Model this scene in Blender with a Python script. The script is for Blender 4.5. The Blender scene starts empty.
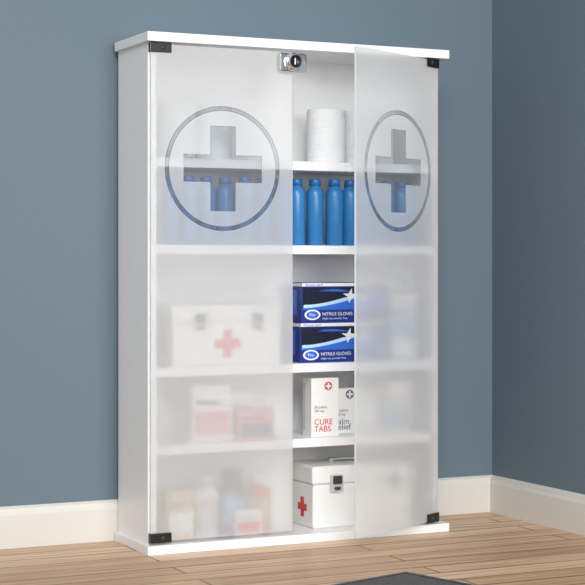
import bpy, bmesh, math, random
from mathutils import Vector, Matrix
random.seed(4)
S=bpy.context.scene
S.view_settings.view_transform='Standard'
def lin(c):
    c=c/255
    return c/12.92 if c<=0.04045 else ((c+0.055)/1.055)**2.4
def rgb(r,g,b): return (lin(r),lin(g),lin(b),1)
def mat(name,col,rough=0.5,metal=0.0,spec=0.5,bump=0,bscale=80,var=0.0):
    m=bpy.data.materials.new(name); m.use_nodes=True
    nt=m.node_tree; p=nt.nodes['Principled BSDF']
    p.inputs['Base Color'].default_value=col
    p.inputs['Roughness'].default_value=rough
    p.inputs['Metallic'].default_value=metal
    p.inputs['Specular IOR Level'].default_value=spec
    if bump or var:
        tc=nt.nodes.new('ShaderNodeTexCoord'); n=nt.nodes.new('ShaderNodeTexNoise')
        n.inputs['Scale'].default_value=bscale; n.inputs['Detail'].default_value=4
        nt.links.new(tc.outputs['Object'],n.inputs['Vector'])
        if bump:
            b=nt.nodes.new('ShaderNodeBump'); b.inputs['Strength'].default_value=bump; b.inputs['Distance'].default_value=0.002
            nt.links.new(n.outputs['Fac'],b.inputs['Height']); nt.links.new(b.outputs['Normal'],p.inputs['Normal'])
        if var:
            mx=nt.nodes.new('ShaderNodeMix'); mx.data_type='RGBA'
            mx.inputs[6].default_value=tuple(c*(1-var) for c in col[:3])+(1,)
            mx.inputs[7].default_value=tuple(min(1,c*(1+var)) for c in col[:3])+(1,)
            nt.links.new(n.outputs['Fac'],mx.inputs[0]); nt.links.new(mx.outputs[2],p.inputs['Base Color'])
    return m
WALL=mat('wall_paint',rgb(99,116,127),0.7,bump=0.15,bscale=300,var=0.02)
TRIM=mat('trim_white',rgb(214,212,206),0.45)
WHITE=mat('white_melamine',rgb(240,241,242),0.35,bump=0.02,bscale=200)
BLACK=mat('black_plastic',rgb(22,22,24),0.35)
CHROME=mat('chrome',rgb(225,225,228),0.08,metal=1)
KITW=mat('kit_white_plastic',rgb(240,240,238),0.35)
RED=mat('red_print',rgb(210,40,32),0.5)
DGREY=mat('latch_grey',rgb(52,56,62),0.4)
GREY=mat('grey_print',rgb(120,124,128),0.5)
LGREY=mat('light_grey_print',rgb(196,200,204),0.5)
PAPER=mat('paper_roll_white',rgb(228,230,232),0.9,bump=0.9,bscale=150)
BLUE=mat('bottle_blue',rgb(48,124,184),0.3,var=0.08,bscale=15)
CAPB=mat('bottle_cap_blue',rgb(40,108,172),0.35)
NAVY=mat('box_navy',rgb(20,44,130),0.3,var=0.35,bscale=14)
MIDB=mat('box_midblue',rgb(44,104,208),0.3)
CYAN=mat('box_cyan',rgb(185,222,250),0.4)
INK=mat('box_black',rgb(14,18,44),0.3)
CARD=mat('white_card',rgb(238,238,236),0.55)
TAN=mat('tan_card',rgb(214,190,140),0.6)
ORANGE=mat('orange_plastic',rgb(222,120,48),0.4)
SKY=mat('pale_blue_card',rgb(140,184,216),0.5)
PINK=mat('pink_card',rgb(218,150,148),0.5)
SLATE=mat('slate_label',rgb(95,104,122),0.5)

def floor_mat():
    m=bpy.data.materials.new('wood_floor'); m.use_nodes=True; nt=m.node_tree; p=nt.nodes['Principled BSDF']; L=nt.links.new
    tc=nt.nodes.new('ShaderNodeTexCoord')
    br=nt.nodes.new('ShaderNodeTexBrick')
    br.inputs['Scale'].default_value=1; br.inputs['Brick Width'].default_value=0.75; br.inputs['Row Height'].default_value=0.058
    br.inputs['Mortar Size'].default_value=0.0022; br.inputs['Mortar Smooth'].default_value=0.3; br.inputs['Bias'].default_value=0.0
    br.inputs['Color1'].default_value=rgb(240,208,172); br.inputs['Color2'].default_value=rgb(208,170,132); br.inputs['Mortar'].default_value=rgb(120,84,58)
    L(tc.outputs['Object'],br.inputs['Vector'])
    mp=nt.nodes.new('ShaderNodeMapping'); mp.inputs['Scale'].default_value=(2.5,70,1); L(tc.outputs['Object'],mp.inputs['Vector'])
    n=nt.nodes.new('ShaderNodeTexNoise'); n.inputs['Scale'].default_value=1.5; n.inputs['Detail'].default_value=6; L(mp.outputs['Vector'],n.inputs['Vector'])
    r=nt.nodes.new('ShaderNodeValToRGB'); r.color_ramp.elements[0].position=0.3; r.color_ramp.elements[0].color=rgb(184,152,124); r.color_ramp.elements[1].position=0.65; r.color_ramp.elements[1].color=(1,1,1,1)
    L(n.outputs['Fac'],r.inputs['Fac'])
    mx=nt.nodes.new('ShaderNodeMix'); mx.data_type='RGBA'; mx.blend_type='MULTIPLY'; mx.inputs[0].default_value=0.75
    L(br.outputs['Color'],mx.inputs[6]); L(r.outputs['Color'],mx.inputs[7]); L(mx.outputs[2],p.inputs['Base Color'])
    p.inputs['Roughness'].default_value=0.42
    b=nt.nodes.new('ShaderNodeBump'); b.inputs['Strength'].default_value=0.15; b.inputs['Distance'].default_value=0.001
    L(n.outputs['Fac'],b.inputs['Height']); L(b.outputs['Normal'],p.inputs['Normal'])
    return m
FLOOR=floor_mat()

def frost_mat(name,cx,cz):
    m=bpy.data.materials.new(name); m.use_nodes=True; nt=m.node_tree; nt.nodes.clear(); L=nt.links.new
    N=nt.nodes.new
    def M(op,a,b=None,c=None):
        n=N('ShaderNodeMath'); n.operation=op
        for i,v in enumerate((a,b,c)):
            if v is None: continue
            if isinstance(v,(int,float)): n.inputs[i].default_value=v
            else: L(v,n.inputs[i])
        return n.outputs[0]
    tc=N('ShaderNodeTexCoord'); sp=N('ShaderNodeSeparateXYZ'); L(tc.outputs['Object'],sp.inputs[0])
    dx=M('ABSOLUTE',M('SUBTRACT',sp.outputs[0],cx)); dz=M('ABSOLUTE',M('SUBTRACT',sp.outputs[2],cz))
    def crossmask(w,l):
        a=M('MULTIPLY',M('LESS_THAN',dx,w),M('LESS_THAN',dz,l)); b=M('MULTIPLY',M('LESS_THAN',dz,w),M('LESS_THAN',dx,l))
        return M('MAXIMUM',a,b)
    rr=M('SQRT',M('ADD',M('MULTIPLY',dx,dx),M('MULTIPLY',dz,dz)))
    def ring(w): return M('LESS_THAN',M('ABSOLUTE',M('SUBTRACT',rr,0.1055)),w)
    inner=M('MAXIMUM',crossmask(0.0230,0.0737),ring(0.0028))
    outer=M('MAXIMUM',crossmask(0.0240,0.0747),ring(0.0040))
    d=N('ShaderNodeBsdfDiffuse'); d.inputs['Color'].default_value=(0.90,0.91,0.92,1)
    t=N('ShaderNodeBsdfTranslucent'); t.inputs['Color'].default_value=(0.96,0.97,0.98,1)
    r=N('ShaderNodeBsdfRefraction'); r.inputs['Roughness'].default_value=0.60; r.inputs['IOR'].default_value=1.18; r.inputs['Color'].default_value=(0.98,0.985,0.99,1)
    tr=N('ShaderNodeBsdfTransparent'); tr.inputs['Color'].default_value=(0.98,0.985,0.99,1)
    def mix(f,a,b):
        n=N('ShaderNodeMixShader')
        if isinstance(f,(int,float)): n.inputs[0].default_value=f
        else: L(f,n.inputs[0])
        L(a,n.inputs[1]); L(b,n.inputs[2]); return n.outputs[0]
    dt=mix(0.34,d.outputs[0],t.outputs[0])
    rt=mix(0.16,r.outputs[0],tr.outputs[0])
    fr=mix(0.44,dt,rt)
    gl=N('ShaderNodeBsdfGlossy'); gl.inputs['Roughness'].default_value=0.25
    fr=mix(0.03,fr,gl.outputs[0])
    tr2=N('ShaderNodeBsdfTransparent'); tr2.inputs['Color'].default_value=(0.74,0.78,0.81,1)
    g2=N('ShaderNodeBsdfGlossy'); g2.inputs['Roughness'].default_value=0.02
    cl=mix(0.05,tr2.outputs[0],g2.outputs[0])
    cl=mix(0.10,cl,d.outputs[0])
    ed=N('ShaderNodeBsdfTransparent'); ed.inputs['Color'].default_value=(0.40,0.43,0.46,1)
    res=mix(outer,fr,mix(inner,mix(0.12,ed.outputs[0],d.outputs[0]),cl))
    o=N('ShaderNodeOutputMaterial'); L(res,o.inputs['Surface'])
    return m
def clear_mat(name,tint,gloss):
    m=bpy.data.materials.new(name); m.use_nodes=True; nt=m.node_tree; nt.nodes.clear()
    a=nt.nodes.new('ShaderNodeBsdfTransparent'); a.inputs['Color'].default_value=tint
    g=nt.nodes.new('ShaderNodeBsdfGlossy'); g.inputs['Roughness'].default_value=0.05
    x=nt.nodes.new('ShaderNodeMixShader'); x.inputs[0].default_value=gloss
    o=nt.nodes.new('ShaderNodeOutputMaterial')
    nt.links.new(a.outputs[0],x.inputs[1]); nt.links.new(g.outputs[0],x.inputs[2]); nt.links.new(x.outputs[0],o.inputs['Surface'])
    return m
GBACK=clear_mat('glass_back_face',(1,1,1,1),0.02)
GEDGE=mat('glass_edge',rgb(205,214,216),0.2)

def link(o,parent=None):
    S.collection.objects.link(o)
    if parent: o.parent=parent
    return o
def empty(name,loc=(0,0,0),rz=0):
    e=bpy.data.objects.new(name,None); e.location=loc; e.rotation_euler=(0,0,rz); e.empty_display_size=0.05
    return link(e)
def bx(name,x0,x1,y0,y1,z0,z1,m,parent=None,bev=0.0008,seg=2):
    bm=bmesh.new(); bmesh.ops.create_cube(bm,size=1)
    for v in bm.verts:
        v.co=Vector(((x0+x1)/2+v.co.x*(x1-x0),(y0+y1)/2+v.co.y*(y1-y0),(z0+z1)/2+v.co.z*(z1-z0)))
    if bev: bmesh.ops.bevel(bm,geom=bm.edges[:],offset=bev,segments=seg,affect='EDGES',profile=0.7)
    me=bpy.data.meshes.new(name); bm.to_mesh(me); bm.free(); me.materials.append(m)
    for p in me.polygons: p.use_smooth=False
    return link(bpy.data.objects.new(name,me),parent)
def lathe_into(bm,prof,cx,cy,cz,segs=28,mi=lambda i:0):
    rings=[]
    for r,z in prof:
        if r<=1e-6: rings.append([bm.verts.new((cx,cy,cz+z))])
        else: rings.append([bm.verts.new((cx+r*math.cos(2*math.pi*k/segs),cy+r*math.sin(2*math.pi*k/segs),cz+z)) for k in range(segs)])
    for i in range(len(rings)-1):
        a,b=rings[i],rings[i+1]
        for k in range(segs):
            k2=(k+1)%segs
            if len(a)==1: f=bm.faces.new((a[0],b[k],b[k2])) if len(b)>1 else None
            elif len(b)==1: f=bm.faces.new((a[k],a[k2],b[0]))
            else: f=bm.faces.new((a[k],a[k2],b[k2],b[k]))
            if f: f.smooth=True; f.material_index=mi(i)
def lathe(name,prof,c,mats,parent=None,segs=28,mi=lambda i:0,M=None):
    bm=bmesh.new(); lathe_into(bm,prof,0,0,0,segs,mi)
    bmesh.ops.recalc_face_normals(bm,faces=bm.faces[:])
    me=bpy.data.meshes.new(name); bm.to_mesh(me); bm.free()
    for m in mats: me.materials.append(m)
    o=bpy.data.objects.new(name,me); o.location=c
    if M: o.rotation_euler=M
    return link(o,parent)
def poly(name,pts,m,parent,origin,face='-y',th=0.0004):
    bm=bmesh.new()
    def P(u,v,d):
        if face=='-y': return (origin[0]+u,origin[1]-d,origin[2]+v)
        if face=='-x': return (origin[0]-d,origin[1]-u,origin[2]+v)
        if face=='+z': return (origin[0]+u,origin[1]+v,origin[2]+d)
    a=[bm.verts.new(P(u,v,0)) for u,v in pts]; b=[bm.verts.new(P(u,v,th)) for u,v in pts]
    bm.faces.new(b); bm.faces.new(a[::-1])
    n=len(pts)
    for i in range(n): bm.faces.new((a[i],a[(i+1)%n],b[(i+1)%n],b[i]))
    bmesh.ops.recalc_face_normals(bm,faces=bm.faces[:])
    me=bpy.data.meshes.new(name); bm.to_mesh(me); bm.free(); me.materials.append(m)
    return link(bpy.data.objects.new(name,me),parent)
def crosspts(s,w):
    a,b=s/2,w/2
    return [(-b,-a),(b,-a),(b,-b),(a,-b),(a,b),(b,b),(b,a),(-b,a),(-b,b),(-a,b),(-a,-b),(-b,-b)]
def rect(x0,z0,x1,z1): return [(x0,z0),(x1,z0),(x1,z1),(x0,z1)]
def text(name,body,size,loc,m,parent,face='-y',sx=1):
    cu=bpy.data.curves.new(name,'FONT'); cu.body=body; cu.size=size; cu.extrude=0.0002
    cu.materials.append(m); o=bpy.data.objects.new(name,cu); o.location=loc
    o.rotation_euler=(math.pi/2,0,0) if face=='-y' else (math.pi/2,0,-math.pi/2)
    o.scale=(sx,1,1)
    return link(o,parent)

# ================= ROOM
WY=0.186; WX=0.812
bx('floor',-3.2,WX+0.1,-3.6,WY+0.1,-0.05,0,FLOOR,bev=0)
bx('wall_back',-3.2,WX+0.1,WY,WY+0.1,0,2.6,WALL,bev=0)
bx('wall_right',WX,WX+0.1,-3.6,WY,0,2.6,WALL,bev=0)
def baseboard(name,axis):
    prof=[(0,0),(0.013,0),(0.013,0.058),(0.010,0.064),(0.009,0.069),(0.004,0.073),(0,0.073)]
    bm=bmesh.new(); A=[];B=[]
    for d,z in prof:
        if axis=='back':
            A.append(bm.verts.new((-3.2,WY-d,z))); B.append(bm.verts.new((WX,WY-d,z)))
        else:
            A.append(bm.verts.new((WX-d,-3.6,z))); B.append(bm.verts.new((WX-d,WY-0.0132,z)))
    n=len(prof)
    for i in range(n): bm.faces.new((A[i],A[(i+1)%n],B[(i+1)%n],B[i]))
    bm.faces.new(A); bm.faces.new(B[::-1])
    bmesh.ops.recalc_face_normals(bm,faces=bm.faces[:])
    me=bpy.data.meshes.new(name); bm.to_mesh(me); bm.free(); me.materials.append(TRIM)
    link(bpy.data.objects.new(name,me))
baseboard('baseboard_back','back'); baseboard('baseboard_right','right')

RUG=mat('rug_dark',rgb(88,86,86),0.95,bump=1.0,bscale=260,var=0.5)
rug=empty('dark_rug',(0.312,-0.345,0),math.radians(16))
bx('rug_pile',-1.3,0,-0.9,0,0,0.006,RUG,rug,bev=0.002)
for i,(a,b,c,d) in enumerate([(-1.3,0,-0.010,0.0),(-0.010,0,-0.9,-0.010)]):
    bx('rug_binding_%d'%i,a,b,c,d,0.0005,0.0072,DGREY,rug,bev=0.002)

# ================= CABINET
C=empty('medicine_cabinet')
W=0.600; D=0.170; X0=0.007; X1=0.586; YF=0.018
bx('top_board',0,W,0,D,0.884,0.900,WHITE,C)
bx('base_board',0,W,0,D,0.0,0.016,WHITE,C)
bx('side_left',X0,X0+0.015,YF,D,0.016,0.884,WHITE,C)
bx('side_right',X1-0.015,X1,YF,D,0.016,0.884,WHITE,C)
bx('back_panel',X0+0.015,X1-0.015,D-0.006,D,0.016,0.884,WHITE,C,bev=0)
T=0.016
SH=[0.686-T,0.534-T,0.320-T,0.184-T]
for i,z in enumerate(SH):
    bx('shelf_%d'%(i+1),X0+0.015,X1-0.015,0.030,D-0.006,z,z+T,WHITE,C)
Z1,Z2,Z3,Z4=[z+T for z in SH]; Z5=0.016
DW=0.270; ZB=0.022; ZT=0.880
def door(name,loc,rz,flip,DW=DW):
    e=bpy.data.objects.new(name,None); e.location=loc; e.rotation_euler=(0,0,rz); link(e,C)
    bm=bmesh.new(); bmesh.ops.create_cube(bm,size=1)
    for v in bm.verts: v.co=Vector((DW/2+v.co.x*DW,v.co.y*0.004,(ZB+ZT)/2+v.co.z*(ZT-ZB)))
    for f in bm.faces:
        n=f.normal
        if abs(n.y)>0.5: f.material_index=0 if (n.y<0)!=flip else 1
        else: f.material_index=2
    me=bpy.data.meshes.new(name+'_glass'); bm.to_mesh(me); bm.free()
    for m in (frost_mat(name+'_frost',DW/2,0.668),GBACK,GEDGE): me.materials.append(m)
    link(bpy.data.objects.new(name+'_glass',me),e)
    for k,(a,b) in enumerate([(ZT-0.014,ZT+0.003),(ZB-0.003,ZB+0.014)]):
        s=1 if not flip else -1
        bx(name+'_hinge_clip_%d'%k,-0.002,0.038,-0.0045,0.0045,a,b,BLACK,e,bev=0.0015)
        lathe(name+'_hinge_screw_%d'%k,[(0,-0.001),(0.004,-0.001),(0.004,0.001),(0,0.0015)],(0.022,-0.0045*s,(a+b)/2),[DGREY],e,16,M=(math.pi/2*s,0,0))
    return e
dl=door('door_left',(X0+0.002,0.012,0),0,False,0.271)
dr=door('door_right',(X1-0.006,0.012,0),math.radians(180+27.9),True)
lx=0.268; lz=0.861
bx('lock_body',lx-0.028,lx+0.026,-0.014,-0.0025,lz-0.018,lz+0.016,CHROME,dl,bev=0.005,seg=4)
bx('lock_back_plate',lx-0.026,lx+0.002,0.0022,0.006,lz-0.015,lz+0.015,CHROME,dl,bev=0.001)
lathe('lock_collar',[(0,0),(0.0165,0),(0.0165,0.003),(0.0150,0.0048),(0,0.0048)],(lx-0.002,-0.0138,lz),[CHROME],dl,40,M=(math.pi/2,0,0))
lathe('lock_barrel',[(0,0),(0.0125,0),(0.0125,0.010),(0.0115,0.0120),(0.0100,0.0122),(0.0095,0.0100),(0,0.0100)],(lx-0.002,-0.0138,lz),[CHROME,BLACK],dl,32,mi=lambda i:1 if i>=3 else 0,M=(math.pi/2,0,0))
bx('lock_keyslot',lx-0.003,lx-0.001,-0.0242,-0.0235,lz-0.006,lz+0.006,CHROME,dl,bev=0.0003)

# ================= CONTENTS
def roll(x,y,r=0.036,h=0.100):
    prof=[(0.014,0.004),(0.014,0.0),(r-0.002,0)]
    n=36
    for i in range(n+1):
        prof.append((r+0.00035*math.sin(i*2.0*math.pi/4),0.002+(h-0.004)*i/n))
    prof+= [(r-0.002,h),(0.014,h),(0.014,0.004)]
    lathe('bandage_roll',prof,(x,y,Z1),[PAPER],None,40)
for x,y in [(0.382,0.080),(0.458,0.094),(0.09,0.10),(0.165,0.11)]: roll(x,y)

bm=bmesh.new()
bp=[(0,0),(0.0145,0),(0.0162,0.002),(0.0162,0.094),(0.0152,0.101),(0.0118,0.106),(0.0095,0.108),(0.0095,0.110),(0.0108,0.110),(0.0108,0.120),(0.0098,0.122),(0,0.122)]
for k in range(14):
    x=0.064+k*0.0362
    if x>0.552: continue
    lathe_into(bm,bp,x+random.uniform(-.001,.001),0.066+random.uniform(-.006,.006),Z2,28,mi=lambda i:1 if i>=7 else 0)
bmesh.ops.recalc_face_normals(bm,faces=bm.faces[:])
me=bpy.data.meshes.new('blue_bottles'); bm.to_mesh(me); bm.free(); me.materials.append(BLUE); me.materials.append(CAPB)
link(bpy.data.objects.new('blue_bottles',me))

def ell(cx,cz,a,b,n=28,t0=0,t1=2*math.pi): return [(cx+a*math.cos(t0+(t1-t0)*i/n),cz+b*math.sin(t0+(t1-t0)*i/n)) for i in range(n+(0 if t1-t0>6.2 else 1))]
def carton(z,dx):
    w,d,h=0.150,0.085,0.073
    e=empty('blue_glove_carton',(0.313+dx,0.048,z))
    bx('carton_body',0,w,0,d,0,h,NAVY,e,bev=0.0006)
    o=(0,0,0)
    poly('top_band',rect(0.001,h-0.007,w-0.001,h-0.001),CARD,e,o)
    poly('picture_panel',rect(0.002,0.023,w-0.002,h-0.009),INK,e,o,th=0.0003)
    poly('picture_glow',[(0.002,0.023)]+[(0.002+0.146*i/14,0.0265+0.030*(i/14)**1.3) for i in range(15)]+[(0.148,0.023)],MIDB,e,o,th=0.0006)
    poly('picture_arc',[(0.004+0.115*i/14,0.0265+0.020*(i/14)**1.7) for i in range(15)]+[(0.119-0.115*i/14,0.0535-0.0215*(i/14)**0.7) for i in range(15)],CYAN,e,o,th=0.0009)
    poly('picture_arc_shadow',[(0.010+0.095*i/14,0.0325+0.018*(i/14)**1.7) for i in range(15)]+[(0.105-0.099*i/14,0.0525+0.006*math.sin(math.pi*i/14)) for i in range(15)],INK,e,o,th=0.0012)
    poly('picture_highlight',[(0.020+0.085*i/14,0.0575-0.002*(i/14)) for i in range(15)]+[(0.105-0.085*i/14,0.0555+0.0055*math.sin(math.pi*i/14)) for i in range(1,14)],MIDB,e,o,th=0.0015)
    poly('flare',[(0.084,0.0525),(0.096,0.0525),(0.103,0.062),(0.103,0.0525),(0.130,0.0485),(0.104,0.0460),(0.097,0.035),(0.094,0.0470)],CARD,e,o,th=0.0018)
    poly('logo_oval',ell(0.022,0.014,0.016,0.0095),CARD,e,o,th=0.0010)
    poly('logo_oval_inner',ell(0.022,0.014,0.0125,0.0068),MIDB,e,o,th=0.0013)
    text('logo_text','Pro',0.008,(0.0155,-0.0015,0.0115),CARD,e)
    text('carton_title','NITRILE GLOVES',0.0085,(0.042,-0.0005,0.0125),CARD,e)
    text('carton_subtitle','single use, powder free',0.0055,(0.042,-0.0005,0.0055),CYAN,e)
    text('carton_quantity','100 pieces  size M',0.005,(0.006,-0.0011,h-0.0058),MIDB,e)
    poly('side_band',rect(-d+0.001,h-0.007,-0.001,h-0.001),CARD,e,o,face='-x')
    poly('side_panel',rect(-d+0.012,0.014,-0.02,h-0.014),MIDB,e,o,face='-x')
carton(Z3,0); carton(Z3+0.0734,0.003)

def kit(x,y,z,w,d,h,cross_front=True):
    e=empty('first_aid_kit',(x,y,z))
    hl=h*0.70
    bx('case_body',0.002,w-0.002,0.002,d-0.002,0,hl,KITW,e,bev=0.005,seg=3)
    bx('case_seam',0.004,w-0.004,0.004,d-0.004,hl-0.003,hl+0.004,LGREY,e,bev=0)
    bx('case_lid',0,w,0,d,hl+0.0015,h,KITW,e,bev=0.006,seg=3)
    bx('case_foot_1',0.01,0.03,0.006,d-0.006,-0.0000,0.004,KITW,e,bev=0.001)
    for i,fx in enumerate((0.25,0.77)):
        cx=w*fx
        bx('latch_plate_%d'%i,cx-0.013,cx+0.013,-0.004,0.002,hl-0.014,hl+0.018,LGREY,e,bev=0.003)
        bx('latch_clip_%d'%i,cx-0.009,cx+0.009,-0.008,-0.003,hl+0.001,hl+0.016,DGREY,e,bev=0.003,seg=3)
        bx('latch_tab_%d'%i,cx-0.006,cx+0.006,-0.007,-0.003,hl-0.010,hl-0.004,DGREY,e,bev=0.002)
    if cross_front:
        poly('red_cross',crosspts(0.050,0.016),RED,e,(w*0.5,0.002,hl*0.52),th=0.001)
    poly('red_cross_side',crosspts(0.036,0.012),RED,e,(0.002,d*0.42,hl*0.45),face='-x',th=0.001)
    bx('handle_bar',w*0.32,w*0.68,d*0.5-0.004,d*0.5+0.004,h+0.004,h+0.008,LGREY,e,bev=0.0015)
    for i,hx in enumerate((0.32,0.66)): bx('handle_post_%d'%i,w*hx,w*hx+0.006,d*0.5-0.004,d*0.5+0.004,h-0.001,h+0.005,LGREY,e,bev=0.001)
kit(0.058,0.040,Z3,0.213,0.108,0.108)
kit(0.3355,0.042,Z5,0.195,0.110,0.114,cross_front=False)

def medbox(name,x,y,z,w,d,h,body,stripe,title=None,rz=0):
    e=empty(name,(x,y,z),rz)
    bx('carton',0,w,0,d,0,h,body,e,bev=0.0005)
    if title:
        text('title_a',title[0],w*0.27,(w*0.1,-0.0003,h*0.20),stripe,e)
        text('title_b',title[1],w*0.27,(w*0.1,-0.0003,h*0.08),stripe,e)
        text('small_print','30 tablets\n500 mg',w*0.12,(w*0.1,-0.0003,h*0.48),GREY,e)
        poly('logo',ell(w*0.62,h*0.86,w*0.14,w*0.14),stripe,e,(0,0,0))
        poly('logo_inner',crosspts(w*0.2,w*0.06),CARD,e,(w*0.62,0,h*0.86),th=0.0008)
        poly('side_line',rect(-d*0.9,h*0.1,-d*0.7,h*0.9),LGREY,e,(0,0,0),face='-x')
    else:
        poly('label',rect(w*0.06,h*0.12,w*0.94,h*0.55),stripe,e,(0,0,0))
        poly('label_line',rect(w*0.1,h*0.66,w*0.7,h*0.74),GREY,e,(0,0,0))
    return e
medbox('tablet_box',0.338,0.052,Z4,0.056,0.036,0.107,CARD,RED,('CURE','TABS'))
medbox('tablet_box',0.397,0.085,Z4,0.060,0.036,0.084,CARD,SLATE,('calm','relief'))
medbox('ointment_box',0.105,0.062,Z4,0.075,0.05,0.100,CARD,PINK)
medbox('ointment_box',0.185,0.080,Z4,0.045,0.05,0.085,CARD,LGREY)
medbox('ointment_box',0.190,0.050,Z4,0.070,0.026,0.055,PINK,SLATE)
medbox('ointment_box',0.475,0.06,Z4,0.06,0.05,0.095,CARD,SKY)
medbox('bandage_box',0.482,0.06,Z3,0.066,0.07,0.07,SKY,CARD)
medbox('bandage_box',0.486,0.062,Z3+0.0704,0.058,0.065,0.05,CARD,SKY)
medbox('plaster_box',0.055,0.055,Z5,0.050,0.05,0.085,TAN,CARD)
def pot(name,x,y,z,r,h,body,cap,lab):
    prof=[(0,0),(r-0.001,0),(r,0.0015),(r,h*0.15),(r+0.0004,h*0.15),(r+0.0004,h*0.6),(r,h*0.6),(r,h*0.70),(r*0.62,h*0.78),(r*0.62,h*0.80),(r*0.70,h*0.80),(r*0.70,h*0.985),(r*0.66,h),(0,h)]
    lathe(name,prof,(x,y,z),[body,lab,cap],None,28,mi=lambda i:1 if 3<=i<=5 else (2 if i>=9 else 0))
pot('medicine_bottle',0.133,0.070,Z5,0.024,0.110,CARD,LGREY,LGREY)
pot('medicine_bottle',0.187,0.080,Z5,0.025,0.115,SLATE,DGREY,SKY)
pot('medicine_bottle',0.243,0.085,Z5,0.022,0.105,ORANGE,CARD,TAN)
medbox('ointment_box',0.180,0.038,Z5,0.05,0.012,0.045,CARD,RED)

# ================= LIGHTS
def area(name,loc,target,size,power,col=(1,1,1),spread=180):
    l=bpy.data.lights.new(name,'AREA'); l.energy=power; l.color=col; l.size=size; l.spread=math.radians(spread)
    o=bpy.data.objects.new(name,l); o.location=loc
    o.rotation_euler=(Vector(target)-Vector(loc)).to_track_quat('-Z','Y').to_euler()
    link(o)
area('softbox_key',(-1.0,-2.7,1.9),(0.0,0.1,0.5),0.9,10.5,(1,0.985,0.965),spread=80)
area('softbox_front',(0.1,-3.0,1.1),(0.3,0,0.42),1.2,30,(1,0.99,0.98),spread=140)
w=bpy.data.worlds.new('world'); S.world=w; w.use_nodes=True
w.node_tree.nodes['Background'].inputs[0].default_value=(0.94,0.97,1,1)
w.node_tree.nodes['Background'].inputs[1].default_value=0.64

# ================= CAMERA
cam=bpy.data.cameras.new('camera'); co=bpy.data.objects.new('camera',cam); link(co)
co.location=(-0.999,-2.666,0.504)
co.rotation_euler=(math.pi/2,0,-math.atan2(0.431,0.902))
cam.sensor_width=36; cam.lens=1655/585*36; cam.shift_y=-30.5/585
cam.clip_start=0.05
S.camera=co
